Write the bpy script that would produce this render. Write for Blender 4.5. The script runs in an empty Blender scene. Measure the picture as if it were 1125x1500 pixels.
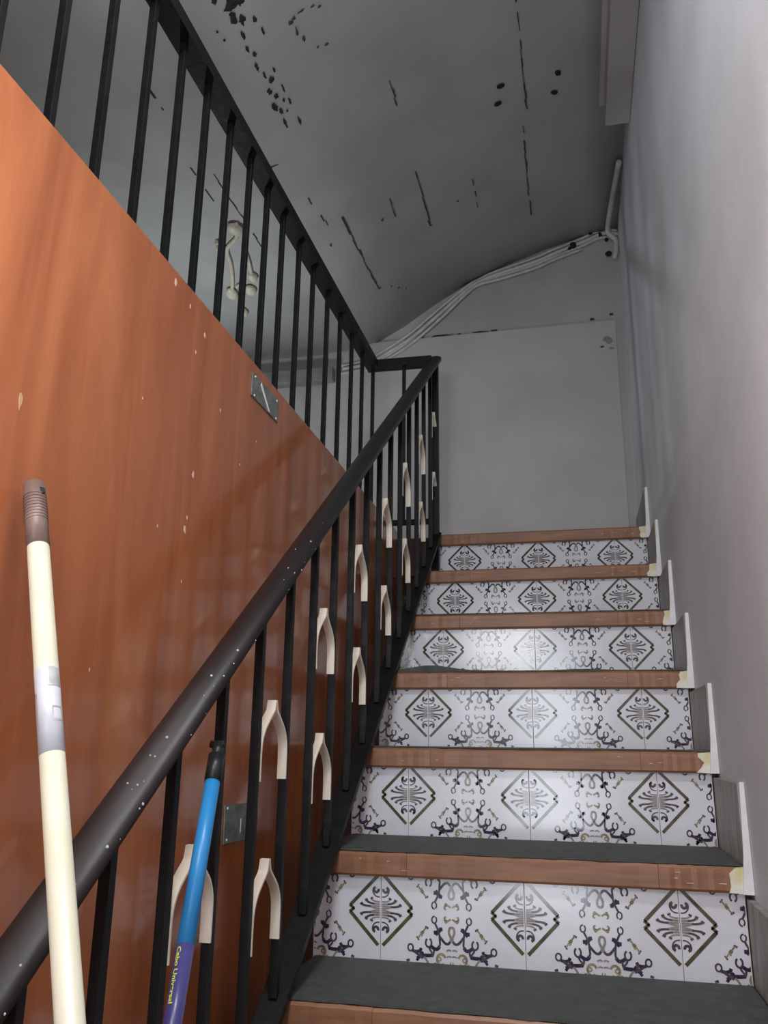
import bpy, bmesh, math, random
from mathutils import Vector, Matrix
random.seed(7)
S = bpy.context.scene
COL = S.collection

# ------------------------------------------------------------------ camera
cd = bpy.data.cameras.new('camera'); cam = bpy.data.objects.new('camera', cd); COL.objects.link(cam)
S.camera = cam
F_PX = 1212.4
cd.sensor_fit = 'VERTICAL'; cd.sensor_height = 24.0; cd.lens = F_PX / 1500 * 24.0
cd.clip_start = 0.02; cd.clip_end = 60
pitch, yaw, roll = math.radians(15.652), math.radians(-13.004), math.radians(0.727)
fw = Vector((math.sin(yaw)*math.cos(pitch), math.cos(yaw)*math.cos(pitch), math.sin(pitch)))
rt = Vector((math.cos(yaw), -math.sin(yaw), 0)); up = rt.cross(fw)
r2 = rt*math.cos(roll) + up*math.sin(roll); u2 = up*math.cos(roll) - rt*math.sin(roll)
M = Matrix((r2, u2, -fw)).transposed().to_4x4(); M.translation = Vector((0.483, -1.320, 0.368))
cam.matrix_world = M

# ------------------------------------------------------------------ light and exposure
w = bpy.data.worlds.new('world'); S.world = w; w.use_nodes = True
w.node_tree.nodes['Background'].inputs[0].default_value = (0.62, 0.70, 0.80, 1)
w.node_tree.nodes['Background'].inputs[1].default_value = 0.35
def area(name, loc, target, sx, sy, power, col):
    l = bpy.data.lights.new(name, 'AREA'); l.shape = 'RECTANGLE'; l.size = sx; l.size_y = sy
    l.energy = power; l.color = col
    o = bpy.data.objects.new(name, l); COL.objects.link(o); o.location = loc
    o.rotation_euler = (Vector(target) - Vector(loc)).to_track_quat('-Z', 'Y').to_euler()
    return o
area('doorway_daylight', (0.27, -3.55, 0.30), (0.27, 0, 0.30), 0.50, 1.7, 26, (0.86, 0.92, 1.0))
area('stair_ceiling_lamp', (0.42, -0.75, 2.30), (0.42, -0.75, 0), 0.22, 0.22, 16, (0.97, 0.98, 1.0))
pl = bpy.data.lights.new('stair_fill_light', 'POINT'); pl.energy = 16; pl.shadow_soft_size = 0.20; pl.color = (0.96, 0.98, 1.0)  # unseen fill point, added to brighten ceiling and right wall; no bulb hangs here
po = bpy.data.objects.new('stair_fill_light', pl); COL.objects.link(po); po.location = (0.13, -1.02, 0.92)
area('gallery_fill_uplight', (-0.95, 1.30, 1.16), (-0.36, 1.36, 2.06), 0.10, 0.10, 4.0, (0.88, 0.94, 1.0))  # added uplight hidden behind the panel, makes the bright pool on the ceiling
S.view_settings.view_transform = 'Standard'; S.view_settings.look = 'None'
S.view_settings.gamma = 1; S.view_settings.use_curve_mapping = False
S.view_settings.exposure = 0.12

# ------------------------------------------------------------------ constants of the place (metres)
G, R, OV, NT = 0.249, 0.18, 0.0125, 0.040        # going, rise, nosing overhang, nosing thickness
XT, XS, XW = 0.7355, 0.737, 0.748                   # tile end, skirting face, right wall
XP = -0.09                                          # face of the orange panel
YB = 1.90                                           # back wall
SLOPE = R / G
XL = 0.004                                          # left end of the steps
Q = (YB+1.32)/(1.93+1.32)
KLOW, KTOP = -4, 6
FLOOR_Z = R * (KLOW - 1)
LAND = R * KTOP

# ------------------------------------------------------------------ materials
def lin(c):
    return tuple(((v/255)/12.92 if v/255 <= 0.04045 else ((v/255+0.055)/1.055)**2.4) for v in c) + (1,)
def mat(name, c1, c2=None, rough=0.5, scale=20, bump=0.0, bscale=60, metal=0.0, coat=0.0, detail=4, stretch=None, lo=0.35, hi=0.65, rough2=None):
    m = bpy.data.materials.new(name); m.use_nodes = True
    nt = m.node_tree; N = nt.nodes; L = nt.links; b = N['Principled BSDF']
    b.inputs['Roughness'].default_value = rough; b.inputs['Metallic'].default_value = metal
    b.inputs['Coat Weight'].default_value = coat; b.inputs['Coat Roughness'].default_value = 0.12
    tc = N.new('ShaderNodeTexCoord'); mp = N.new('ShaderNodeMapping')
    L.new(tc.outputs['Object'], mp.inputs[0])
    if stretch: mp.inputs['Scale'].default_value = stretch
    nz = N.new('ShaderNodeTexNoise'); nz.inputs['Scale'].default_value = scale; nz.inputs['Detail'].default_value = detail
    L.new(mp.outputs[0], nz.inputs['Vector'])
    cr = N.new('ShaderNodeValToRGB'); cr.color_ramp.elements[0].position = lo; cr.color_ramp.elements[1].position = hi
    cr.color_ramp.elements[0].color = lin(c1); cr.color_ramp.elements[1].color = lin(c2 or c1)
    L.new(nz.outputs[0], cr.inputs[0]); L.new(cr.outputs[0], b.inputs['Base Color'])
    if rough2 is not None:
        mr = N.new('ShaderNodeMapRange'); mr.inputs['To Min'].default_value = rough; mr.inputs['To Max'].default_value = rough2
        mr.inputs['From Min'].default_value = 0.3; mr.inputs['From Max'].default_value = 0.7
        L.new(nz.outputs[0], mr.inputs[0]); L.new(mr.outputs[0], b.inputs['Roughness'])
    if bump:
        n2 = N.new('ShaderNodeTexNoise'); n2.inputs['Scale'].default_value = bscale; n2.inputs['Detail'].default_value = 6
        L.new(tc.outputs['Object'], n2.inputs['Vector'])
        bp = N.new('ShaderNodeBump'); bp.inputs['Strength'].default_value = bump; bp.inputs['Distance'].default_value = 0.004
        L.new(n2.outputs[0], bp.inputs['Height']); L.new(bp.outputs[0], b.inputs['Normal'])
    return m
M_wall = mat('wall_plaster', (196, 198, 203), (212, 215, 221), 0.55, 3, 0.22, 38)
M_back = mat('back_plaster', (164, 160, 156), (176, 173, 170), 0.6, 4, 0.25, 70)
M_ceil = mat('ceiling_paint', (196, 197, 193), (208, 209, 205), 0.42, 5, 0.12, 9)
M_board = mat('board_plaster', (176, 171, 168), (186, 182, 179), 0.6, 4, 0.15, 70)
M_glaze = mat('glazed_white', (226, 226, 232), (216, 216, 222), 0.16, 9, 0.03, 25)
M_olive = mat('print_olive', (72, 68, 46), (96, 92, 68), 0.09, 60)
M_purp = mat('print_purple', (40, 34, 66), (66, 58, 84), 0.09, 90)
M_grey = mat('print_greybrown', (128, 120, 114), (160, 152, 146), 0.09, 60)
M_dark = mat('print_darkbrown', (62, 54, 62), (92, 82, 84), 0.09, 90)
M_ochre = mat('print_ochre', (126, 116, 86), (160, 150, 118), 0.09, 80)
M_nose = mat('nosing_wood', (126, 86, 59), (148, 102, 71), 0.42, 9, 0.08, 60, stretch=(1, 9, 9))
M_mat = mat('grey_mat', (62, 67, 64), (74, 79, 75), 0.75, 40, 0.35, 220)
M_body = mat('stair_body', (82, 56, 46), (100, 70, 58), 0.8, 12)
M_stone = mat('skirting_stone', (126, 120, 116), (160, 156, 152), 0.5, 14, 0.1, 60, stretch=(1, 4, 1))
M_white = mat('white_filler', (222, 220, 222), (232, 231, 232), 0.6, 30)
M_putty = mat('cream_putty', (214, 206, 150), (230, 228, 214), 0.6, 40)
M_iron = mat('black_iron', (7, 9, 11), (14, 16, 18), 0.45, 30, 0.15, 90, rough2=0.6)
M_iron.node_tree.nodes['Principled BSDF'].inputs['Specular IOR Level'].default_value = 0.3
M_hand = mat('handrail_cover', (20, 17, 18), (34, 27, 27), 0.40, 8, 0.1, 60, rough2=0.5, stretch=(1, .3, .3))
M_orn = mat('ivory_strip', (226, 216, 196), (238, 230, 214), 0.45, 30)
M_chip = mat('pale_chip', (205, 170, 145), (225, 195, 175), 0.6, 60)
M_spot = mat('beige_spot', (184, 140, 104), (190, 150, 116), 0.5, 60)
M_steel = mat('galvanised_plate', (116, 124, 118), (146, 152, 146), 0.4, 60, 0.1, 90, metal=0.5)
M_black = mat('black_void', (14, 14, 15), (24, 24, 24), 0.85, 40)
M_crack = mat('dark_crack', (44, 44, 42), (76, 76, 72), 0.9, 60)
M_peel = mat('peeled_dark_green', (18, 24, 20), (40, 46, 40), 0.85, 80)
M_cable = mat('white_cable', (180, 178, 172), (200, 198, 192), 0.5, 30)
M_creamc = mat('cream_conduit', (206, 200, 178), (222, 216, 196), 0.45, 30)
M_trim = mat('grey_ledge', (118, 121, 116), (140, 142, 138), 0.6, 20)
M_pole = mat('cream_pole', (208, 204, 180), (214, 211, 190), 0.3, 20)
M_cap = mat('brown_cap', (104, 84, 76), (122, 100, 92), 0.4, 40)
M_blue = mat('blue_pole', (40, 128, 190), (46, 138, 200), 0.35, 20)
M_blackp = mat('black_plastic', (16, 20, 24), (26, 30, 34), 0.4, 30)
M_lab = mat('purple_label', (58, 54, 110), (84, 80, 136), 0.3, 18)
M_yel = mat('yellow_print', (186, 196, 60), (196, 204, 80), 0.4, 20)
M_wlab = mat('white_label', (204, 206, 212), (190, 192, 200), 0.35, 30)
M_glab = mat('silver_label', (150, 150, 146), (180, 180, 176), 0.3, 60)
M_floor = mat('floor_tile_brown', (110, 90, 76), (130, 108, 92), 0.4, 8)

# wood laminate panel: vertical grain with soft figure, glossy
def wood_panel():
    m = bpy.data.materials.new('cherry_laminate'); m.use_nodes = True
    nt = m.node_tree; N = nt.nodes; L = nt.links; b = N['Principled BSDF']
    tc = N.new('ShaderNodeTexCoord'); mp = N.new('ShaderNodeMapping'); mp.inputs['Scale'].default_value = (1, 4.6, 0.7)
    L.new(tc.outputs['Object'], mp.inputs[0])
    n1 = N.new('ShaderNodeTexNoise'); n1.inputs['Scale'].default_value = 2.2; n1.inputs['Detail'].default_value = 5; n1.inputs['Distortion'].default_value = 0.9
    L.new(mp.outputs[0], n1.inputs['Vector'])
    mp2 = N.new('ShaderNodeMapping'); mp2.inputs['Scale'].default_value = (1, 60, 1.6)
    L.new(tc.outputs['Object'], mp2.inputs[0])
    n2 = N.new('ShaderNodeTexNoise'); n2.inputs['Scale'].default_value = 3; n2.inputs['Detail'].default_value = 3
    L.new(mp2.outputs[0], n2.inputs['Vector'])
    mx = N.new('ShaderNodeMix'); mx.data_type = 'FLOAT'; mx.inputs[0].default_value = 0.12
    L.new(n1.outputs[0], mx.inputs[2]); L.new(n2.outputs[0], mx.inputs[3])
    cr = N.new('ShaderNodeValToRGB'); e = cr.color_ramp.elements
    e[0].position = 0.33; e[0].color = lin((150, 84, 50)); e[1].position = 0.68; e[1].color = lin((186, 114, 72))
    k = e.new(0.5); k.color = lin((169, 98, 60))
    L.new(mx.outputs[0], cr.inputs[0]); L.new(cr.outputs[0], b.inputs['Base Color'])
    b.inputs['Roughness'].default_value = 0.22; b.inputs['Coat Weight'].default_value = 0.6; b.inputs['Coat Roughness'].default_value = 0.08
    return m
M_wood = wood_panel()

# ------------------------------------------------------------------ helpers
def obj(name, bm, mats, parent=None, smooth=False, loc=None):
    me = bpy.data.meshes.new(name)
    bmesh.ops.recalc_face_normals(bm, faces=bm.faces) if not getattr(bm, 'norecalc', False) else None
    if smooth:
        for f in bm.faces: f.smooth = True
    bm.to_mesh(me); bm.free()
    for m in (mats if isinstance(mats, (list, tuple)) else [mats]): me.materials.append(m)
    o = bpy.data.objects.new(name, me); COL.objects.link(o)
    if parent: o.parent = parent
    if loc: o.location = loc
    return o
def inst(src, name, parent, loc):
    o = src.copy(); o.name = name; COL.objects.link(o); o.parent = parent; o.location = loc; return o
def box(bm, a, b, mi=0, bev=0.0):
    r = bmesh.ops.create_cube(bm, size=1.0)
    vs = r['verts']; a = Vector(a); b = Vector(b)
    for v in vs: v.co = Vector([a[i] + (v.co[i]+.5)*(b[i]-a[i]) for i in range(3)])
    fs = {f for v in vs for f in v.link_faces}
    for f in fs: f.material_index = mi
    if bev:
        es = {e for v in vs for e in v.link_edges}
        bmesh.ops.bevel(bm, geom=list(es), offset=bev, segments=2, affect='EDGES', profile=0.6)
def boxo(name, a, b, m, parent=None, bev=0.0):
    """box object whose origin sits at its base centre"""
    a = Vector(a); b = Vector(b); c = Vector(((a.x+b.x)/2, (a.y+b.y)/2, min(a.z, b.z)))
    bm = bmesh.new(); box(bm, a-c, b-c, 0, bev)
    o = obj(name, bm, m, parent); o.location = c - (parent.location if parent else Vector())
    return o
def frames(pts):
    out = []
    prev = None
    for i, p in enumerate(pts):
        t = (pts[min(i+1, len(pts)-1)] - pts[max(i-1, 0)]).normalized()
        if prev is None:
            a = Vector((0, 0, 1)) if abs(t.z) < 0.9 else Vector((1, 0, 0))
            n = (a - t*a.dot(t)).normalized()
        else:
            n = (prev - t*prev.dot(t)).normalized()
        prev = n; out.append((t, n, t.cross(n)))
    return out
def tube(bm, pts, rad, seg=10, mi=0, cap=True):
    pts = [Vector(p) for p in pts]; fr = frames(pts); rings = []
    for i, p in enumerate(pts):
        r = rad[i] if isinstance(rad, (list, tuple)) else rad
        t, n, b = fr[i]
        rings.append([bm.verts.new(p + (n*math.cos(a) + b*math.sin(a))*r) for a in [2*math.pi*k/seg for k in range(seg)]])
    for i in range(len(rings)-1):
        for k in range(seg):
            f = bm.faces.new((rings[i][k], rings[i][(k+1) % seg], rings[i+1][(k+1) % seg], rings[i+1][k])); f.material_index = mi; f.smooth = True
    if cap:
        for r in (rings[0][::-1], rings[-1]):
            f = bm.faces.new(r); f.material_index = mi
def catmull(pts, n=6):
    pts = [Vector(p) for p in pts]; out = []
    P = [pts[0]*2-pts[1]] + pts + [pts[-1]*2-pts[-2]]
    for i in range(1, len(P)-2):
        for k in range(n):
            t = k/n
            out.append(0.5*((2*P[i]) + (-P[i-1]+P[i+1])*t + (2*P[i-1]-5*P[i]+4*P[i+1]-P[i+2])*t*t + (-P[i-1]+3*P[i]-3*P[i+1]+P[i+2])*t**3))
    out.append(pts[-1]); return out
def sweep(bm, prof, p0, p1, side, mi=0):
    """prof: list of (x, h) swept from p0 to p1; side = world vector for prof x, h is vertical"""
    p0 = Vector(p0); p1 = Vector(p1); side = Vector(side)
    a = [bm.verts.new(p0 + side*x + Vector((0, 0, h))) for x, h in prof]
    b = [bm.verts.new(p1 + side*x + Vector((0, 0, h))) for x, h in prof]
    n = len(prof)
    for k in range(n):
        f = bm.faces.new((a[k], a[(k+1) % n], b[(k+1) % n], b[k])); f.material_index = mi
    bm.faces.new(a[::-1]).material_index = mi; bm.faces.new(b).material_index = mi
def ngon_prism(bm, pts, n, mi=0):
    """flat chip: polygon pts (3D), thickness vector n"""
    n = Vector(n); a = [bm.verts.new(Vector(p)) for p in pts]; b = [bm.verts.new(Vector(p)+n) for p in pts]
    k = len(pts)
    bm.faces.new(a[::-1]).material_index = mi; bm.faces.new(b).material_index = mi
    for i in range(k): bm.faces.new((a[i], a[(i+1) % k], b[(i+1) % k], b[i])).material_index = mi
def empty(name, loc):
    o = bpy.data.objects.new(name, None); o.empty_display_size = 0.05; COL.objects.link(o); o.location = loc; return o
def tag(o, label, cat, group=None):
    o['label'] = label; o['category'] = cat
    if group: o['group'] = group
    return o
def struct(o, label=None, cat=None):
    o['kind'] = 'structure'
    if label: o['label'] = label
    if cat: o['category'] = cat
    return o

# ------------------------------------------------------------------ room shell
Y0 = -3.6
SEC = [(.765, 2.52), (.60, 2.497), (.45, 2.460), (.27, 2.40), (.09, 2.325), (-.06, 2.237), (-.18, 2.155), (-.31, 2.085), (-.42, 2.056), (-.60, 2.05), (-1.70, 2.05)]
SEC = [(.483+(x-.483)*Q, .368+(z-.368)*Q) for x, z in SEC]
def bw(x, z): return (.483+(x-.483)*Q, .368+(z-.368)*Q)
def ceil_z(x):
    for (x0, z0), (x1, z1) in zip(SEC, SEC[1:]):
        if x1 <= x <= x0: return z0 + (z1-z0)*(x-x0)/(x1-x0)
    return SEC[0][1] if x > SEC[0][0] else SEC[-1][1]
bm = bmesh.new()
low = [(bm.verts.new((x, Y0, z)), bm.verts.new((x, YB, z))) for x, z in SEC]
upv = [(bm.verts.new((x, Y0, z+.12)), bm.verts.new((x, YB, z+.12))) for x, z in SEC]
for i in range(len(SEC)-1):
    f = bm.faces.new((low[i][0], low[i+1][0], low[i+1][1], low[i][1])); f.smooth = True
    bm.faces.new((upv[i][0], upv[i][1], upv[i+1][1], upv[i+1][0]))
    bm.faces.new((low[i][0], upv[i][0], upv[i+1][0], low[i+1][0])); bm.faces.new((low[i][1], low[i+1][1], upv[i+1][1], upv[i][1]))
bm.faces.new((low[0][0], low[0][1], upv[0][1], upv[0][0])); bm.faces.new((low[-1][0], upv[-1][0], upv[-1][1], low[-1][1]))
ceiling = struct(obj('ceiling', bm, M_ceil), 'grey painted curved ceiling with cracked joints over the stairs', 'ceiling')
def wallbox(name, a, b, m, label):
    o = boxo(name, a, b, m); struct(o, label, 'wall'); return o
wall_right = wallbox('wall_right', (XW, Y0, FLOOR_Z), (XW+.12, YB+.12, 2.66), M_wall, 'rough white plaster wall along the right of the stairs')
wall_back = wallbox('wall_back', (-1.82, YB, FLOOR_Z), (XW, YB+.12, 2.66), M_back, 'plain plaster wall behind the top landing')
wall_left = wallbox('wall_left', (-1.82, Y0, LAND-.14), (-1.70, YB, 2.2), M_back, 'plaster wall on the far side of the upper gallery')
# wall behind the camera, with the open doorway the daylight comes through
bm = bmesh.new()
box(bm, (-1.82, Y0-.12, FLOOR_Z), (0.02, Y0, 2.66)); box(bm, (0.52, Y0-.12, FLOOR_Z), (XW+.12, Y0, 2.66)); box(bm, (0.02, Y0-.12, 1.15), (0.52, Y0, 2.66))
struct(obj('wall_front', bm, M_back), 'plaster wall with the doorway at the foot of the stairs', 'wall')
struct(boxo('floor', (-1.82, Y0-.12, FLOOR_Z-.1), (XW+.12, YB+.12, FLOOR_Z), M_floor), 'brown floor at the foot of the stairs', 'floor')
# upper gallery slab beside the stairwell + landing
bm = bmesh.new()
box(bm, (-1.70, Y0, LAND-.14), (XP-.014, YB, LAND-.004))
box(bm, (XP-.014, KTOP*G+.008, LAND-.14), (XW, YB, LAND-.004))
g_floor = struct(obj('floor_upper', bm, M_body), 'upper gallery floor around the stairwell', 'floor')

# back wall board (slightly proud), ledge, and stains
bm = bmesh.new(); box(bm, (-.52, YB-.010, LAND), (.712, YB, 2.068), 0, .002)
struct(obj('trim_1', bm, M_board, None), 'flat pale board proud of the back wall above the landing', 'board')
bm = bmesh.new(); box(bm, (-1.70, YB-.05, 1.892), (-.487, YB, 1.952), 0, .003)
struct(obj('trim_2', bm, M_trim), 'grey ledge along the back wall under the low ceiling', 'ledge')
def blob(cx, cz, rx, rz, seed, n=10):
    rr = random.Random(seed); return [(cx + rx*math.cos(2*math.pi*i/n)*(.6+.6*rr.random()), cz + rz*math.sin(2*math.pi*i/n)*(.6+.6*rr.random())) for i in range(n)]
def back_mark(name, pts, m, y=YB-.0005, th=.0012):
    pts = [bw(*p) for p in pts]
    c = Vector((sum(p[0] for p in pts)/len(pts), y, sum(p[1] for p in pts)/len(pts)))
    bm = bmesh.new(); ngon_prism(bm, [Vector((p[0], y, p[1]))-c for p in pts][::-1], (0, -th, 0))
    o = obj(name, bm, m, wall_back); o.location = c - wall_back.location; return o
for i, (x, wd) in enumerate([(-.13, .05), (-.085, .02), (.0, .10), (.08, .02), (.17, .09), (.23, .03)]):
    z = 2.087 - .0*x; back_mark('crack', blob(x-.02, z+.004, wd/2, .004+.002*(i % 3 == 2), i, 12), M_crack)
for i, (x, z, rr_) in enumerate([(.62, 2.10, .007), (.70, 2.115, .007), (.655, 1.965, .005)]):
    back_mark('stain', blob(x, z, rr_*1.5, rr_, 20+i), M_crack, YB-.0108 if z < 2.08 else YB-.0005)
for i, (x, z, rx, rz) in enumerate([(.68, 1.995, .018, .018), (.692, 1.955, .012, .006)]):
    back_mark('stain', blob(x, z, rx, rz, 30+i), M_trim, YB-.0108)

# ------------------------------------------------------------------ marks on the ceiling (children of it)
def on_ceil(x, y, d=.0006):
    x = .483+(x-.483)*Q; y = -1.32+(y+1.32)*Q
    return Vector((x, y, ceil_z(x)-d))
def ceil_piece(name, poly, m, th=.0015, d=.0004):
    c = on_ceil(sum(p[0] for p in poly)/len(poly), sum(p[1] for p in poly)/len(poly))
    bm = bmesh.new(); ngon_prism(bm, [on_ceil(x, y, d)-c for x, y in poly], (0, 0, -th))
    o = obj(name, bm, m, ceiling); o.location = c; return o
def crack(x, y0, y1, wd, seed, dx=0.0, gaps=0.0):
    rr = random.Random(seed); y = y0; bm = bmesh.new(); step = .035
    while y < y1:
        ye = min(y+step, y1)
        if rr.random() >= gaps:
            a = x + dx*(y-y0)/(y1-y0) + rr.uniform(-.002, .002); w1 = wd*rr.uniform(.4, 1.3)
            ngon_prism(bm, [on_ceil(a-w1/2, y), on_ceil(a+w1/2, y), on_ceil(a+w1/2+.001, ye), on_ceil(a-w1/2+.001, ye)], (0, 0, -.0012))
        y = ye
    return obj('crack', bm, M_crack, ceiling)
crack(.406, .45, 1.06, .005, 1, .006, .12)
crack(.394, 1.13, 1.64, .005, 2, 0, .15)
crack(.023, 1.09, 1.41, .005, 3)
crack(.024, .60, .88, .004, 4, 0, .35)
crack(-.232, 1.07, 1.56, .006, 5, .014)
crack(-.30, .90, 1.07, .003, 6, .02, .3)
crack(-.556, .32, .40, .006, 7, 0, .2)
crack(-.585, .60, .80, .004, 8, 0, .3)
crack(-.53, .68, 1.08, .004, 9, .005, .15)
crack(.20, 1.28, 1.45, .003, 10, 0, .4)
crack(-.08, 1.10, 1.30, .003, 11, 0, .5)
# pinned holes (four dark fixing holes)
for i, (x, y, a) in enumerate([(.337, .91, .3), (.322, .979, .1), (.52, .952, .8), (.507, 1.031, .7)]):
    n = 12; rr = random.Random(i)
    ceil_piece('fixing_hole', [(x + .013*math.cos(t)*math.cos(a) - .007*math.sin(t)*math.sin(a)+rr.uniform(-.0015, .0015), y + .013*math.cos(t)*math.sin(a) + .010*math.sin(t)*math.cos(a)) for t in [2*math.pi*k/n for k in range(n)]], M_black)
# peeling joint strip, patch after patch
def patch(x, y, rx, ry, seed, m=M_peel, name='peeled_patch'):
    rr = random.Random(seed); n = 14
    ceil_piece(name, [(x + rx*math.cos(2*math.pi*k/n)*rr.uniform(.45, 1.25), y + ry*math.sin(2*math.pi*k/n)*rr.uniform(.45, 1.25)) for k in range(n)], m)
for i, (x, y, rx, ry) in enumerate([(-.262, .170, .020, .017), (-.243, .176, .010, .012), (-.270, .205, .010, .020), (-.255, .222, .008, .016), (-.292, .14, .006, .010),
        (-.268, .262, .004, .014), (-.272, .30, .004, .012), (-.262, .325, .005, .010), (-.270, .365, .004, .016), (-.262, .40, .003, .012), (-.252, .425, .007, .012), (-.268, .455, .006, .014),
        (-.258, .480, .006, .010), (-.272, .510, .009, .016), (-.262, .535, .005, .012), (-.266, .580, .003, .020), (-.236, .40, .003, .010), (-.234, .47, .003, .014), (-.232, .52, .003, .012), (-.230, .60, .003, .016),
        (-.229, .238, .005, .010), (-.222, .28, .003, .015), (-.316, .215, .003, .004), (-.31, .245, .004, .004), (-.255, .13, .006, .008), (-.245, .505, .003, .008), (-.248, .545, .003, .006)]):
    patch(x, y, rx, ry, 100+i)
for i, (x, y, rx, ry) in enumerate([(-.158, .306, .008, .008), (-.147, .30, .006, .005), (-.128, .296, .010, .003), (-.085, .318, .006, .004), (-.152, .34, .003, .016), (-.143, .37, .004, .01), (-.10, .305, .006, .003),
        (-.10, .43, .007, .004), (-.12, .42, .004, .004), (-.214, 1.566, .006, .006), (-.172, 1.60, .004, .003), (-.15, 1.64, .005, .004), (-.128, 1.68, .004, .003), (.135, 1.36, .004, .006), (-.12, 1.21, .004, .006), (-.30, 1.17, .004, .008), (-.355, .71, .02, .002)]):
    patch(x, y, rx, ry, 200+i, M_crack)
# boxed duct along the ceiling corner
bm = bmesh.new(); box(bm, (.668, Y0+.001, 2.375), (XW-.001, 1.11, 2.495), 0, .003); box(bm, (.652, Y0+.001, 2.44), (.668, 1.09, 2.487), 0, .002)
struct(obj('trim_3', bm, M_back), 'grey boxed duct in the corner of ceiling and right wall', 'duct')

# ------------------------------------------------------------------ stairs
stairs = tag(empty('staircase', (.33, 0, FLOOR_Z)), 'staircase with patterned white tile risers and reddish wooden nosings', 'staircase')
SL = stairs.location
bm = bmesh.new()
for k in range(KLOW, KTOP+1):
    yf = k*G + .010
    box(bm, (XL+.001, yf, FLOOR_Z if k == KLOW else R*(k-1)-.02), (XW-.001, (k+1)*G+.02 if k < KTOP else YB-.003, R*k-.002))
o = obj('stair_body', bm, M_body, stairs); o.location = -SL

# one pattern period, in cm; origin at the riser's diamond centre row, motif centre at x=0, diamonds at +-12.665
CM = .01
def arc(cx, cy, r, a0, a1, n=12, ry=None):
    ry = ry or r
    return [(cx + r*math.cos(math.radians(a0+(a1-a0)*i/n)), cy + ry*math.sin(math.radians(a0+(a1-a0)*i/n))) for i in range(n+1)]
def smooth2(pts, n=4):
    v = catmull([Vector((x, y, 0)) for x, y in pts], n); return [(p.x, p.y) for p in v]
STROKES = []   # (points, widths, material)
def st(pts, w0, mi, w1=None, sm=True):
    p = smooth2(pts) if sm and len(pts) > 2 else pts
    STROKES.append((p, w0, w1 if w1 is not None else w0, mi))
OL, PU, GR, DK, OC = 1, 2, 3, 4, 5
def quad(f):
    for sx in (1, -1):
        for sy in (1, -1): f(lambda x, y: (sx*x, sy*y))
def motif(T):
    q = lambda L: [T(x, y) for x, y in L]
    # y positive is away from the middle row
    st(q(arc(3.05, 1.15, .42, -100, 240, 14, .55)), .16, DK, sm=False)                  # teardrop loop
    st(q([(2.95, 1.65), (2.65, 2.2), (2.3, 2.9)]), .22, DK)
    st(q([(3.15, 3.2), (2.7, 3.15), (2.25, 2.95), (1.95, 2.65), (1.6, 2.55)]), .42, PU)  # bow
    st(q([(2.3, 2.95), (2.15, 3.6), (2.1, 4.3), (2.05, 5.0), (2.25, 5.55)]), .22, DK)
    st(q([(2.1, 5.3), (2.5, 5.75), (3.0, 5.75), (3.6, 5.4)]), .40, PU)
    st(q(arc(4.05, 4.85, .52, -60, 250, 14, .68)), .2, DK, sm=False)                     # loop
    st(q([(2.15, 3.7), (1.6, 4.35), (1.1, 4.8), (.6, 4.85), (.25, 4.5)]), .26, DK)
    st(q([(.25, 4.6), (.12, 4.0), (.45, 3.2), (.4, 2.5), (0, 2.2)]), .26, GR)            # centre teardrop
    st(q([(3.1, 5.9), (3.15, 6.4), (3.3, 6.8)]), .22, DK)
    st(q([(3.2, 6.75), (4.0, 6.85), (4.9, 6.9), (5.6, 7.1), (6.1, 7.4)]), .40, PU)
    st(q(arc(7.25, 5.75, .46, 0, 360, 14, .55)), .18, DK, sm=False)
    st(q([(6.9, 6.2), (6.3, 6.35), (5.6, 6.2), (5.35, 5.75)]), .36, PU)
    st(q([(5.6, 6.2), (5.4, 6.7), (5.5, 7.1)]), .24, DK)
    st(q([(4.85, 7.1), (4.4, 7.6), (4.1, 8.2), (4.05, 8.8)]), .22, GR)
    st(q([(4.1, 8.6), (4.8, 8.9), (5.6, 8.5), (6.3, 8.8)]), .22, DK)
    st(q([(4.35, 2.45), (4.75, 2.75), (5.1, 3.25), (5.5, 3.6), (5.95, 4.25)]), .16, OC)   # small s
    st(q([(4.3, 2.3), (4.45, 2.6)]), .40, DK, sm=False); st(q([(5.85, 4.15), (6.05, 4.3)]), .44, DK, sm=False)
    st(q([(5.0, 3.05), (5.2, 3.4)]), .3, DK, sm=False)
    st(q([(1.15, .85), (1.2, 1.2), (.9, 1.4), (.5, 1.15), (.12, .95)]), .18, OC)         # middle s
    st(q([(1.1, 1.3), (.8, 1.38)]), .34, DK, sm=False)
    st(q(arc(1.85, 7.35, .75, -160, 130, 14, .85)), .24, OC, sm=False)                   # swirl
    st(q(arc(2.2, 7.3, .3, 0, 300, 8)), .16, OC, sm=False)
    st(q([(.75, 8.5), (.95, 8.8)]), .5, DK, sm=False)
    st(q([(.1, 5.95), (.5, 5.8), (.95, 6.0)]), .16, GR); st(q([(.05, 6.9), (.5, 6.8), (.9, 6.95)]), .13, GR)
    st(q([(7.6, 8.0), (7.75, 7.6)]), .36, DK, sm=False); st(q([(7.7, 7.9), (7.6, 8.5)]), .16, OC, sm=False)
    st(q([(2.6, 8.3), (2.9, 8.0), (3.2, 8.3)]), .18, OC); st(q([(.2, 7.7), (.25, 8.6)]), .12, GR, sm=False)
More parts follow.
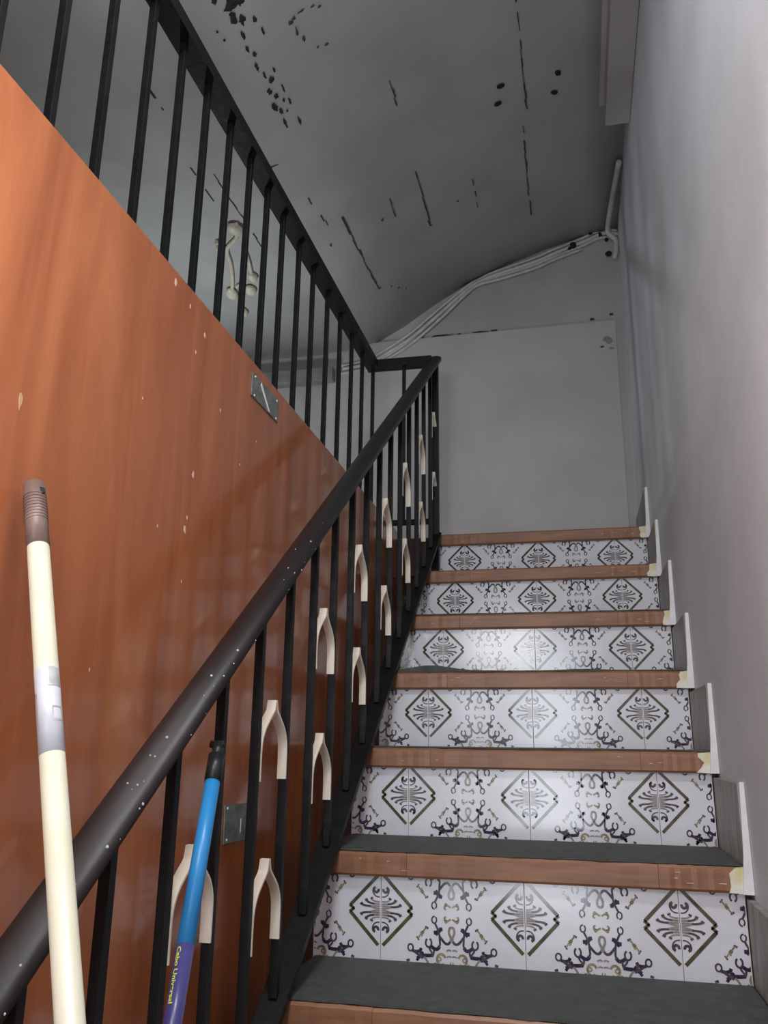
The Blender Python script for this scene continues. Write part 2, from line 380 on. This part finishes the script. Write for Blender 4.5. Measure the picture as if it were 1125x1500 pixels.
def motif_extra(T):
    q = lambda L: [T(x, y) for x, y in L]
    st(q([(1.95, 2.35), (2.25, 2.95), (2.75, 3.6)]), .30, PU)
    st(q([(5.0, 6.35), (5.55, 6.95), (6.15, 7.75)]), .32, PU)
    st(q([(6.9, 6.1), (6.0, 6.7), (5.0, 7.3)]), .26, DK)
    st(q([(3.6, 5.4), (3.9, 5.7), (3.6, 6.2), (3.2, 6.6)]), .2, DK)
    st(q([(.95, .55), (1.25, .75), (1.2, 1.05)]), .16, OC)
    st(q([(5.5, 3.2), (5.15, 3.55), (5.35, 3.9)]), .14, OC)
    st(q([(2.9, 8.9), (3.4, 8.5), (3.9, 8.7)]), .16, OC)
quad(motif); quad(motif_extra)
for cxd in (-12.665, 12.665):
    def dia(T, cxd=cxd):
        q = lambda L: [(cxd + T(x, y)[0], T(x, y)[1]) for x, y in L]
        st(q([(.42, 5.75), (5.62, .52)]), .52, OL, sm=False)
        st(q([(5.75, .58), (4.85, -.06)]), .42, OL, sm=False)
        st(q(arc(.85, 3.25, .42, -200, 70, 12, .42)), .28, DK, sm=False)       # curl
        st(q([(1.0, 3.65), (1.4, 3.45), (1.45, 2.9), (1.2, 2.4), (.7, 2.1), (0, 2.05)]), .18, DK, .12)
        st(q([(1.75, 1.9), (1.5, 1.5), (.9, 1.3), (0, 1.25)]), .16, GR)
        st(q([(2.72, 1.62), (2.45, 1.2), (1.6, .95), (0, .85)]), .2, GR)
        st(q([(3.6, .95), (3.3, .6), (2.0, .5), (0, .5)]), .2, GR)
        st(q([(3.4, .68), (2.3, .52), (1.0, .18), (0, .15)]), .16, GR)
        for a, b in (((1.75, 1.95), (1.6, 1.65)), ((2.75, 1.7), (2.55, 1.3)), ((3.65, 1.0), (3.45, .7))):
            st(q([a, b]), .34, DK, sm=False)
        st(q([(2.55, 1.3), (1.9, 1.02), (1.2, .92)]), .2, DK); st(q([(3.45, .72), (2.6, .52), (1.8, .5)]), .2, DK)
    for sx in (1, -1):
        for sy in (1, -1): dia(lambda x, y, sx=sx, sy=sy: (sx*x, sy*y))
# riser tiles: front face at local y=0, origin at the tile's lower left corner
TH = R - NT
ZC = .084                                         # pattern centre above the tread
def tile_mesh(x0, x1, name):
    """x0..x1 inside one period measured from the motif centre, metres; z 0..TH"""
    g = .0003
    bm = bmesh.new()
    box(bm, (x0+g, .0006, 0.0005), (x1-g, .011, TH-.0002), 0, .0008)
    pm = bmesh.new()
    for pts, w0, w1, mi in STROKES:
        n = len(pts)
        L = []; Rr = []
        for i, (x, y) in enumerate(pts):
            a = pts[max(i-1, 0)]; b = pts[min(i+1, n-1)]
            dx, dy = b[0]-a[0], b[1]-a[1]; l = math.hypot(dx, dy) or 1
            w_ = (w0 + (w1-w0)*i/max(n-1, 1))/2*{OL: 1.15, PU: 1.45}.get(mi, 1.6)
            px, py = -dy/l*w_, dx/l*w_
            yy = .0002 - .00002*mi
            L.append(pm.verts.new(((x+px)*CM, yy, ZC+(y+py)*CM))); Rr.append(pm.verts.new(((x-px)*CM, yy, ZC+(y-py)*CM)))
        for i in range(n-1):
            try: pm.faces.new((L[i], Rr[i], Rr[i+1], L[i+1])).material_index = mi
            except ValueError: pass
    for co, no in (((x0+.002, 0, 0), (-1, 0, 0)), ((x1-.002, 0, 0), (1, 0, 0)), ((0, 0, .001), (0, 0, -1)), ((0, 0, TH-.001), (0, 0, 1))):
        bmesh.ops.bisect_plane(pm, geom=pm.verts[:]+pm.edges[:]+pm.faces[:], plane_co=co, plane_no=no, clear_outer=True)
    for f in pm.faces:
        if f.normal.y > 0: f.normal_flip()
    bmesh.ops.recalc_face_normals(bm, faces=bm.faces)
    tmp = bpy.data.meshes.new('tmp'); pm.to_mesh(tmp); pm.free(); bm.from_mesh(tmp); bpy.data.meshes.remove(tmp)
    me = bpy.data.meshes.new(name); bm.to_mesh(me); bm.free()
    for m in (M_glaze, M_olive, M_purp, M_grey, M_dark, M_ochre): me.materials.append(m)
    for v in me.vertices: v.co.x -= x0
    return me
XD, PS = .124, .2533
SEG = [(0, XD, PS/2-XD), (XD, XD+PS, -PS/2), (XD+PS, XD+2*PS, -PS/2), (XD+2*PS, XT, -PS/2)]
meshes = [tile_mesh(l, l+(b-a), 'riser_tile') for a, b, l in SEG]
for k in range(KLOW, KTOP+1):
    for (a, b, l), me in zip(SEG, meshes):
        o = bpy.data.objects.new('riser_tile', me); COL.objects.link(o); o.parent = stairs
        o.location = Vector((a, k*G, R*(k-1))) - SL
# nosings in three lengths, right end rounded over with putty
nose_x = [(XL, .1726, 0), (.1732, .6006, 1), (.6012, .722, 2)]
def nose_mesh(x0, x1, k, seed):
    """wooden nosing length with a slightly worn, uneven top edge"""
    rr = random.Random(seed)
    bm = bmesh.new(); n = 14; prof = []
    depth = .03; e = .004
    pr = [(0, -NT+e), (e*.6, -NT), (depth, -NT), (depth, -.003), (e, 0), (0, -e)]
    rings = []
    for i in range(n+1):
        x = x0 + (x1-x0)*i/n; j = rr.uniform(-.0006, .0006)
        rings.append([bm.verts.new((x, y + (j if y < .01 else 0), z + (j*.8 if z > -.01 else 0))) for y, z in pr])
    m = len(pr)
    for i in range(n):
        for q in range(m): bm.faces.new((rings[i][q], rings[i][(q+1) % m], rings[i+1][(q+1) % m], rings[i+1][q]))
    bm.faces.new(rings[0][::-1]); bm.faces.new(rings[-1])
    return bm
for k in range(KLOW, KTOP+1):
    for x0, x1, q in nose_x:
        dxx = random.uniform(-.015, .015) if q == 0 else 0
        o = obj('nosing', nose_mesh(x0, x1, k, k*7+q), M_nose, stairs); o.location = Vector((0, k*G-OV, R*k)) - SL
    # scratches showing pale through the varnish
    rr = random.Random(k*3+1)
    bm = bmesh.new()
    for i in range(7):
        x = rr.choice([rr.uniform(.02, .30), rr.uniform(.52, .69), rr.uniform(.62, .70)]); z = -rr.uniform(.010, .030); l = rr.uniform(.004, .016)
        ngon_prism(bm, [(x, -.0002, z), (x+l, -.0002, z+rr.uniform(-.0008, .0008)), (x+l*.8, -.0002, z+.0012), (x+l*.2, -.0002, z+.001)], (0, -.0006, 0))
    o = obj('scratches', bm, M_chip, stairs); o['kind'] = 'stuff'; o.location = Vector((0, k*G-OV, R*k)) - SL
    # putty blob at the nosing's wall end
    bm = bmesh.new(); rr = random.Random(k)
    zs = [0 - .002, -.010, -.020, -.030, -NT+.001]
    pts = [(XS-.001, -NT), (XS-.001, 0)] + [(.722 - rr.uniform(0, .012) - (.006 if i > 2 else 0), z) for i, z in enumerate(zs)]
    c = [(x, -.0022, z) for x, z in pts]
    ngon_prism(bm, c, (0, .026, 0))
    o = obj('end_putty', bm, M_putty, stairs); o['label'] = 'cream putty at the wall end of the nosing'; o.location = Vector((0, k*G-OV, R*k)) - SL
# skirting slabs on the wall, one per tread, with a white filled front edge
for k in range(KLOW, KTOP+1):
    y0 = k*G - OV; y1 = (k+1)*G if k < KTOP else YB-.012
    bm = bmesh.new(); box(bm, (XS, y0, R*k+.001), (XW-.0005, y1, R*k+.132), 0, .001)
    o = obj('skirting_slab', bm, M_stone, stairs); o.location = -SL
    bm = bmesh.new()
    a = [(XS+.003, R*k+.134), (XW-.0006, R*k+.134), (XW-.0006, R*k-NT), (XS-.007, R*k-NT), (XS-.004, R*k-.012), (XS-.001, R*k+.02)]
    ngon_prism(bm, [(x, y0-.001, z) for x, z in a][::-1], (0, -.006, 0))
    o = obj('edge_filler', bm, M_white, stairs); o['label'] = 'white filler on the front edge of the skirting'; o.location = -SL
# thin grey mats lying on the treads (things)
names = {-4: None, -3: None, -2: None, -1: None, 0: 'dark grey stair mat on the lowest step, at the bottom edge of the photo',
         1: 'dark grey stair mat on the second lowest step, above the lowest full tiled riser',
         2: 'thin dark grey stair mat on the third lowest step, seen nearly edge-on',
         3: 'dark grey stair mat bulging up at its left on the middle step'}
for k in range(-1, 5):
    rr = random.Random(50+k); bm = bmesh.new(); n = 26; x0, x1 = XL+.001, XS-.003
    y1 = (k+1)*G-.0006
    top = []; bot = []; topb = []; botb = []
    for i in range(n+1):
        x = x0 + (x1-x0)*i/n
        yf = k*G - OV + .004 + rr.uniform(-.0015, .0035) + .003*math.sin(x*9+k)
        h = .0035
        if k == 3: h += .014*math.exp(-((x-.13)/.07)**2) + .003*math.exp(-((x-.5)/.05)**2)
        top.append(bm.verts.new((x, yf, h))); topb.append(bm.verts.new((x, y1-k*0, .0035)))
        bot.append(bm.verts.new((x, yf, .0004))); botb.append(bm.verts.new((x, y1, .0004)))
    for i in range(n):
        for A, B in ((top, topb), (botb, bot), (bot, top), (topb, botb)):
            bm.faces.new((A[i], B[i], B[i+1], A[i+1]))
    bm.faces.new((top[0], bot[0], botb[0], topb[0])); bm.faces.new((top[-1], topb[-1], botb[-1], bot[-1]))
    for v in bm.verts: v.co.y -= k*G; v.co.x -= .32
    o = obj('stair_mat', bm, M_mat); o.location = (.32, k*G, R*k+.0004)
    tag(o, names.get(k) or {-1: 'dark grey stair mat on the step below the picture edge', 4: 'thin dark grey stair mat on the third step from the top'}[k], 'mat', 'grey mats on the stair treads')

# ------------------------------------------------------------------ orange laminate panel
bm = bmesh.new(); box(bm, (-.012, -1.55+0, 0), (0, 3.05, 1.069-FLOOR_Z), 0, .0008)
panel = obj('wood_panel', bm, M_wood); panel.location = (XP, -1.55, FLOOR_Z)
tag(panel, 'glossy orange cherry laminate panel cladding the stairwell on the left', 'panel')
PL = panel.location
def plate(pts, label, streak=None):
    bm = bmesh.new(); c = Vector((XP+.0006, sum(p[0] for p in pts)/4, sum(p[1] for p in pts)/4))
    ngon_prism(bm, [(0, y-c.y, z-c.z) for y, z in pts], (.0018, 0, 0))
    o = obj('metal_plate', bm, M_steel); o.location = c
    tag(o, label, 'plate', 'metal plates on the orange panel')
    for (y, z) in [(p[0]*.82+c.y*.18, p[1]*.82+c.z*.18) for p in pts]:
        b2 = bmesh.new(); bmesh.ops.create_uvsphere(b2, u_segments=8, v_segments=5, radius=.0024, matrix=Matrix.Diagonal((.5, 1, 1, 1)))
        s = obj('screw', b2, M_white, o, True); s.location = (.002, y-c.y, z-c.z)
    if streak:
        b3 = bmesh.new(); ngon_prism(b3, [(0, y-c.y, z-c.z) for y, z in streak], (.0006, 0, 0)); s = obj('scrape', b3, M_white, o); s.location = (.0018, 0, 0); s['label'] = 'white scrape across the plate'
plate([(.030, 1.046), (.030, .999), (.175, .999), (.175, 1.046)], 'small grey metal plate at the top edge of the orange panel', [(.075, 1.043), (.072, 1.036), (.118, 1.002), (.128, 1.002)])
plate([(.022, .268), (.026, .208), (.136, .206), (.137, .265)], 'small grey metal plate low on the orange panel, behind the balusters', [(.092, .242), (.092, .22), (.095, .22), (.095, .242)])
for i, (y, z, r_) in enumerate([(-.287, 1.051, .006), (-.234, 1.038, .004), (-.176, 1.017, .004), (-.203, .973, .003), (-.192, .680, .006), (-.179, .772, .005), (-.277, .664, .002), (-.598, .722, .0085), (-.096, .916, .003), (-.188, .70, .003), (-.19, .60, .002), (-.41, .45, .002), (.0, .85, .002), (.07, .92, .002), (-.35, .83, .002)]):
    rr = random.Random(i); bm = bmesh.new()
    ngon_prism(bm, [(0, r_*.7*math.cos(t)*rr.uniform(.4, 1.1), r_*1.4*math.sin(t)*rr.uniform(.5, 1.1)) for t in [2*math.pi*k/8 for k in range(8)]], (.0004, 0, 0))
    o = obj('chip', bm, M_spot if r_ > .008 else M_chip, panel); o.location = Vector((XP, y, z)) - PL

# ------------------------------------------------------------------ lower railing
RX = .030
rail = tag(empty('stair_railing', (RX, -.95, R*-4)), 'black iron railing with wooden handrail climbing the left side of the steps', 'railing')
RL = rail.location
YP = 1.447                                           # top post
HB = .680                                            # handrail centre above the SLOPE line
def hz(y): return SLOPE*y + HB + .007*(y+.5)
ys0, ys1 = -1.02, YP+.012
# cover: half round moulding over a flat bar
w_ = .0225
prof = [(-w_, -.008), (-w_, .001)] + [(-w_*math.cos(math.pi*i/10), .001 + .012*math.sin(math.pi*i/10)) for i in range(1, 10)] + [(w_, .001), (w_, -.008), (w_*.8, -.012), (-w_*.8, -.012)]
bm = bmesh.new(); sweep(bm, prof, (RX, ys0, hz(ys0)), (RX, ys1, hz(ys1)), (1, 0, 0))
for f in bm.faces: f.smooth = len(f.verts) == 4
o = obj('handrail', bm, M_hand, rail); o.location = -RL; o['label'] = 'dark brown rounded handrail, scuffed and paint flecked'
bm = bmesh.new(); sweep(bm, [(-.015, -.019), (-.015, -.012), (.015, -.012), (.015, -.019)], (RX, ys0, hz(ys0)), (RX, YP, hz(YP)), (1, 0, 0))
o = obj('top_bar', bm, M_iron, rail); o.location = -RL
bm = bmesh.new(); sweep(bm, [(-.020, .020), (-.020, .034), (.020, .034), (.020, .020)], (RX, ys0, SLOPE*ys0), (RX, YP, SLOPE*YP), (1, 0, 0))
o = obj('bottom_bar', bm, M_iron, rail); o.location = -RL
# flecks of paint on the handrail
bm = bmesh.new(); rr = random.Random(3)
for i in range(46):
    y = rr.uniform(-.95, .1); a = rr.uniform(.15, 1.2)*math.pi/2; r_ = rr.choice([.0006, .0008, .0012, .0018])
    c = Vector((RX + w_*math.cos(a)*1.0, y, hz(y) + .001 + .012*math.sin(a)*1.0)) if rr.random() < .6 else Vector((RX+w_, y, hz(y)+rr.uniform(-.007, .001)))
    bmesh.ops.create_icosphere(bm, subdivisions=1, radius=r_, matrix=Matrix.Translation(c))
o = obj('paint_flecks', bm, M_wlab, rail); o['kind'] = 'stuff'; o.location = -RL
# balusters
BY = [-.034 + .1245*n for n in range(-8, 12)]
s_ = .0062
for y in BY:
    bm = bmesh.new(); z0 = SLOPE*y + .034; z1 = hz(y) - .015
    box(bm, (-s_, -s_, 0), (s_, s_, z1-z0), 0, .001)
    o = obj('baluster', bm, M_iron, rail); o.location = Vector((RX, y, z0)) - RL
for k in range(-4, 7, 2):                            # feet welded from bottom bar to the treads
    y = k*G + .03
    bm = bmesh.new(); box(bm, (-.009, -.009, 0), (.009, .009, SLOPE*y+.024-R*k), 0, .001)
    if k < 6:
        o = obj('foot', bm, M_iron, rail); o.location = Vector((RX, y, R*k+.001)) - RL
    else: bm.free()
bm = bmesh.new(); box(bm, (-.013, -.013, 0), (.013, .013, hz(YP)-.02-(R*5+.001)), 0, .0015)
o = obj('post', bm, M_iron, rail); o.location = Vector((RX-.001, YP, R*5+.001)) - RL
# wishbone ornaments: two bent flat strips joined at a flat head
def wishbone(half, length):
    bm = bmesh.new(); wx = .0072; t = .0032
    for s in (1, -1):
        pts = [(s*.0016, 0), (s*.0036, -.008), (s*.0078, -.017), (s*(half*.42), -.028), (s*(half*.76), -.043), (s*half*.95, -.060), (s*half, -.080), (s*half, -length)]
        P = catmull([Vector((0, y, z)) for y, z in pts], 4); fr = []
        ring = []
        for i, p in enumerate(P):
            tg = (P[min(i+1, len(P)-1)] - P[max(i-1, 0)]).normalized(); n = Vector((0, -tg.z, tg.y))
            if n.y*s < 0: n = -n
            ring.append([bm.verts.new(p + Vector((dx, 0, 0)) + n*dn) for dx, dn in ((-wx, -t/2), (wx, -t/2), (wx, t/2), (-wx, t/2))])
        for i in range(len(ring)-1):
            for q in range(4): bm.faces.new((ring[i][q], ring[i][(q+1) % 4], ring[i+1][(q+1) % 4], ring[i+1][q]))
        bm.faces.new(ring[0][::-1]); bm.faces.new(ring[-1])
    bm.normal_update()
    return bm
half = .1245/2 - s_ - .0018
src = None
for k in range(-3, 7):
    for dz in (.430, .205):
        y = -.096 + .249*k; z = dz + R*k
        if src is None:
            src = obj('ornament', wishbone(half, .116), M_orn, rail); src['label'] = 'ivory wishbone strip between two balusters'; src.location = Vector((RX, y, z)) - RL
        else: inst(src, 'ornament', rail, Vector((RX, y, z)) - RL)

# ------------------------------------------------------------------ level guard rail beside the gallery, with its short return
guard = tag(empty('gallery_railing', (-.205, .4, LAND)), 'level black iron guard railing of the gallery above the orange panel', 'railing')
GL = guard.location
UX = -.205
def uz(y): return 1.702 + .026*(y+.2)
bm = bmesh.new(); pr = [(-.0225, -.024), (-.0225, .006), (.0225, .006), (.0225, -.024)]
sweep(bm, pr, (UX, -1.6, uz(-1.6)), (UX, YP+.0225, uz(YP)), (1, 0, 0))
o = obj('top_bar', bm, M_iron, guard); o.location = -GL
bm = bmesh.new(); sweep(bm, pr, (UX+.0225, YP, uz(YP)), (RX-.010, YP, uz(YP)-.002), (0, 1, 0))
o = obj('return_top_bar', bm, M_iron, guard); o.location = -GL
bm = bmesh.new(); box(bm, (UX-.012, -1.6, 1.105), (UX+.012, YP, 1.117)); o = obj('bottom_bar', bm, M_iron, guard); o.location = -GL
bm = bmesh.new(); box(bm, (UX+.012, YP-.008, 1.112), (RX-.014, YP+.008, 1.130)); o = obj('return_bottom_bar', bm, M_iron, guard); o.location = -GL
UY = [-1.33, -1.21, -1.09, -.965, -.84, -.715, -.595, -.475, -.36, -.245, -.13, -.018, .100, .218, .332, .446, .578, .706, .852, .995, 1.14, 1.285]
for y in UY:
    bm = bmesh.new(); box(bm, (-s_, -s_, 0), (s_, s_, uz(y)-.012-LAND-.001), 0, .001)
    o = obj('baluster', bm, M_iron, guard); o.location = Vector((UX, y, LAND+.001)) - GL
for x in (UX, -.086):
    z0 = LAND+.001 if x == UX else 1.13
    bm = bmesh.new(); box(bm, (-s_, -s_, 0), (s_, s_, uz(YP)-.012-z0), 0, .001)
    o = obj('baluster', bm, M_iron, guard); o.location = Vector((x, YP, z0)) - GL
bm = bmesh.new(); box(bm, (-.0062, -.0062, 0), (.0062, .0062, .05)); o = obj('foot', bm, M_iron, guard); o.location = Vector((UX, YP-.02, LAND+.001)) - GL

# ------------------------------------------------------------------ cables along the ceiling line
base = [(.745, 2.490), (.681, 2.500), (.593, 2.470), (.480, 2.435), (.386, 2.400), (.223, 2.360), (.150, 2.335), (.096, 2.305), (-.036, 2.195), (-.158, 2.095), (-.280, 2.020), (-.36, 1.985), (-.47, 1.97)]
offs = [(0, .016, .0), (.010, -.001, .004), (-.006, -.018, .0), (.004, -.032, .006)]
lab = ['uppermost white painted cable running down the line of ceiling and back wall', 'second white painted cable from the top along the ceiling line',
       'third white painted cable from the top along the ceiling line', 'lowest white painted cable sagging along the ceiling line']
for i, (ox, oz, oy) in enumerate(offs):
    rr = random.Random(i); pts = []
    for j, (x, z) in enumerate(base):
        sp = 1 - .55*math.exp(-((x-.15)/.07)**2)
        X_, Z_ = bw(x, z); pts.append(Vector((X_+ox, YB-.012-oy, Z_ - .004 + oz*sp*1.1 + rr.uniform(-.002, .002))))
    if i == 3: pts = pts[2:-1]
    bm = bmesh.new(); c = pts[0].copy(); tube(bm, [p-c for p in catmull(pts, 5)], .0068 if i != 1 else .0085, 8)
    o = obj('cable', bm, M_cable); o.location = c; tag(o, lab[i], 'cable', 'white cables along the back wall')
    if i == 1: main_cable = o
bm = bmesh.new()
pts = [Vector(p) for p in [(.735, 1.46, 2.497), (.718, 1.66, 2.490), (.707, 1.84, 2.490), (.708, 1.885, 2.478), (.722, 1.895, 2.465), (.738, 1.90, 2.445), (.736, 1.905, 2.40), (.728, 1.91, 2.365)]]
pts = [Vector((bw(p.x, p.z)[0], p.y*Q-.012, bw(p.x, p.z)[1])) for p in pts]
c = pts[0].copy(); tube(bm, [p-c for p in catmull(pts, 6)], .0105, 10)
o = obj('cable', bm, M_cable); o.location = c; tag(o, 'thick pale cable bending down in the corner of the right wall', 'cable')
for i, (x, z, r_) in enumerate([(.560, 2.452, .016), (.545, 2.440, .009), (.655, 2.515, .010), (.635, 2.503, .010), (.68, 2.522, .012), (.675, 2.49, .010), (.70, 2.462, .009), (.705, 2.392, .014), (.735, 2.378, .008), (.60, 2.505, .009)]):
    rr = random.Random(i); bm = bmesh.new(); bmesh.ops.create_icosphere(bm, subdivisions=2, radius=r_)
    for v in bm.verts: v.co = Vector((v.co.x*rr.uniform(.8, 1.15), v.co.y*.6, v.co.z*rr.uniform(.8, 1.1)))
    o = obj('tape_lump', bm, M_black, main_cable, True); X_, Z_ = bw(x, z); o.location = Vector((X_, YB-.02, Z_)) - main_cable.location
    o['label'] = 'black lump of tape'

# cream conduit with oval boxes on the gallery ceiling
con = tag(empty('ceiling_conduit', (-.62, 1.15, 2.035)), 'cream plastic conduit with rounded boxes on the ceiling behind the gallery bars', 'conduit')
CL = con.location
def cpath(name, pts, r_):
    bm = bmesh.new(); tube(bm, [p for p in catmull([Vector(p) for p in pts], 5)], r_, 8); o = obj(name, bm, M_creamc, con); o.location = -CL
def cbox(x, y, rx, ry, ang):
    bm = bmesh.new(); bmesh.ops.create_uvsphere(bm, u_segments=16, v_segments=10, radius=1, matrix=Matrix.Rotation(ang, 4, 'Z') @ Matrix.Diagonal((rx, ry, .014, 1)))
    o = obj('box', bm, M_creamc, con, True); o.location = Vector((x, y, (ceil_z(-.7)-.010))) - CL
cpath('tube', [(-.548, .90, (ceil_z(-.7)-.007)), (-.575, .97, (ceil_z(-.7)-.007)), (-.635, 1.03, (ceil_z(-.7)-.007)), (-.660, 1.12, (ceil_z(-.7)-.007)), (-.695, 1.22, (ceil_z(-.7)-.007)), (-.735, 1.31, (ceil_z(-.7)-.007))], .0075)
cpath('tube', [(-.635, 1.03, (ceil_z(-.7)-.007)), (-.655, .98, (ceil_z(-.7)-.007))], .0075)
cpath('tube', [(-.573, 1.02, (ceil_z(-.7)-.007)), (-.590, 1.12, (ceil_z(-.7)-.007)), (-.612, 1.20, (ceil_z(-.7)-.007))], .0065)
cpath('tube', [(-.66, 1.30, (ceil_z(-.7)-.007)), (-.68, 1.26, (ceil_z(-.7)-.007)), (-.70, 1.27, (ceil_z(-.7)-.007))], .006)
for x, y, rx, ry, a in [(-.560, .925, .024, .034, -.3), (-.735, 1.31, .022, .040, .2), (-.612, 1.215, .017, .026, .0), (-.655, 1.30, .022, .032, .1), (-.745, 1.45, .018, .030, .1), (-.655, 1.02, .016, .02, 0)]:
    cbox(x, y, rx, ry, a)

# ------------------------------------------------------------------ broom and mop handles
def rod(name, a, b, r_, m, parent, L0, seg=20, label=None, t0=0.0, t1=1.0, ridge=None):
    a = Vector(a); b = Vector(b); p = a.lerp(b, t0); q = a.lerp(b, t1)
    n = max(2, int((q-p).length/.004)) if ridge else 1
    bm = bmesh.new(); tube(bm, [p.lerp(q, i/n) for i in range(n+1)], [r_ + (ridge*(.5+.5*math.cos(i*math.pi)) if ridge else 0) for i in range(n+1)], seg)
    o = obj(name, bm, m, parent); o.location = -L0
    if label: o['label'] = label
    return o
# cream handle: leans over the handrail against the panel
A = Vector((-.070, -.583, .628)); Bv = Vector((.480, -.972, R*-4+.006)); Rr_ = .0108
def at(A, B, z): t = (A.z-z)/(A.z-B.z); return A.lerp(B, t)
broom = tag(empty('broom_handle', Bv), 'cream broom handle with brown cap leaning across the handrail at far left', 'broom handle')
L0 = broom.location
zt = .559
rod('pole', at(A, Bv, zt), Bv, Rr_, M_pole, broom, L0, 24)
rod('cap', A, at(A, Bv, zt-.004), Rr_*1.05, M_cap, broom, L0, 24, 'ribbed brown plastic cap')
d_ = (Bv-A).normalized()
bm = bmesh.new(); bmesh.ops.create_cone(bm, cap_ends=True, segments=16, radius1=.0045, radius2=.0045, depth=.006); 
o = obj('hanging_hole', bm, M_black, broom); o.rotation_euler = (math.radians(70), 0, math.radians(30)); o.location = A + d_*.010 + Vector((.0095, -.003, 0)) - L0
for i in range(9):
    p = A + d_*(.016 + .004*i)
    bm = bmesh.new(); tube(bm, [p, p + d_*.0016], Rr_*1.09, 24); o = obj('rib', bm, M_cap, broom); o.location = -L0
z1, z2 = .428, .355
rod('label', at(A, Bv, z1), at(A, Bv, z2), Rr_*1.012, M_wlab, broom, L0, 24, 'white and silver paper label round the pole')
# silver patches on the sticker (curved strips)
def wrap(A, B, p, r_, a0, a1, l0, l1, m, name, parent, L0):
    t, n, b = frames([A, B])[0]; bm = bmesh.new(); cols = []
    for i in range(9):
        a = a0 + (a1-a0)*i/8; cols.append([bm.verts.new(p + t*l + (n*math.cos(a)+b*math.sin(a))*r_) for l in (l0, l1)])
    for i in range(8): bm.faces.new((cols[i][0], cols[i+1][0], cols[i+1][1], cols[i][1]))
    o = obj(name, bm, m, parent); o.location = -L0; return o
t, n_, b_ = frames([A, Bv])[0]
camdir = (M.translation - at(A, Bv, .39)).normalized()
ac = math.atan2(camdir.dot(b_), camdir.dot(n_))
rightv = r2; ar = math.atan2(rightv.dot(b_), rightv.dot(n_))
sgn = 1 if math.sin(ar-ac) > 0 else -1
p = at(A, Bv, z1)
wrap(A, Bv, p, Rr_*1.03, ac+sgn*.0, ac+sgn*1.3, .001, .020, M_glab, 'label_patch', broom, L0)
wrap(A, Bv, p, Rr_*1.03, ac-sgn*1.35, ac-sgn*1.0, .024, .058, M_glab, 'label_patch', broom, L0)
wrap(A, Bv, p, Rr_*1.03, ac+sgn*.25, ac+sgn*1.1, .040, .054, M_glab, 'label_patch', broom, L0)
wrap(A, Bv, p, Rr_*1.04, ac+sgn*.33, ac+sgn*1.0, .042, .052, M_wlab, 'label_patch', broom, L0)

# blue handle: leans on the balusters
A = Vector((.0495, -.333, .362)); d_ = Vector((.015, -.061, -.104)).normalized(); tt = (A.z - (R*-4+.006))/(-d_.z); Bv = A + d_*tt; Rb = .0092
mop = tag(empty('mop_handle', Bv), 'blue mop handle with black hanging cap and purple label leaning on the balusters', 'mop handle')
L0 = mop.location
rod('pole', at(A, Bv, .328), at(A, Bv, .166), Rb, M_blue, mop, L0, 24)
rod('pole', at(A, Bv, .020), Bv, Rb, M_blue, mop, L0, 24)
rod('label', at(A, Bv, .166), at(A, Bv, .020), Rb*1.01, M_lab, mop, L0, 24, 'purple paper label with yellow lettering')
rod('cap', at(A, Bv, .352), at(A, Bv, .322), Rb*1.08, M_blackp, mop, L0, 24, 'black plastic hanging cap')
bm = bmesh.new(); c = A + d_*.002; tube(bm, [c - d_*.006, c + d_*.016], [Rb*.72, Rb*.8], 16)
tube(bm, [c - d_*.006 + r2*-.010, c - d_*.004, c - d_*.006 + r2*.007], [.0045, .0055, .0045], 10)
o = obj('hook', bm, M_blackp, mop); o.location = -L0
t, n_, b_ = frames([A, Bv])[0]
camdir = (M.translation - at(A, Bv, .12)).normalized(); ac = math.atan2(camdir.dot(b_), camdir.dot(n_)); ar = math.atan2(r2.dot(b_), r2.dot(n_))
sgn = 1 if math.sin(ar-ac) > 0 else -1
# lettering wrapped on the label: text turned to mesh, bent round the pole
cu = bpy.data.curves.new('lettering', 'FONT'); cu.body = 'Cabo Universal'; cu.size = 1.0; cu.offset = .03
to = bpy.data.objects.new('lettering', cu); COL.objects.link(to)
bpy.context.view_layer.update()
me = bpy.data.meshes.new_from_object(to.evaluated_get(bpy.context.evaluated_depsgraph_get())); bpy.data.objects.remove(to)
xs = [v.co.x for v in me.vertices]; wtx = max(xs)-min(xs); sc = .052/wtx; ys = .0062
p0 = at(A, Bv, .166) + d_*.004
for v in me.vertices:
    l = (v.co.x-min(xs))*sc; a = ac + sgn*(-.55 - .0 + (v.co.y*ys-.003)/Rb*1.0)
    v.co = p0 + d_*l + (n_*math.cos(a)+b_*math.sin(a))*(Rb*1.012+.0003)
me.materials.clear(); me.materials.append(M_yel)
o = bpy.data.objects.new('lettering', me); COL.objects.link(o); o.parent = mop; o.location = -L0; o['label'] = 'yellow words Cabo Universal'
wrap(A, Bv, p0, Rb*1.03, ac+sgn*.0, ac+sgn*.9, .072, .11, M_wlab, 'label_patch', mop, L0)
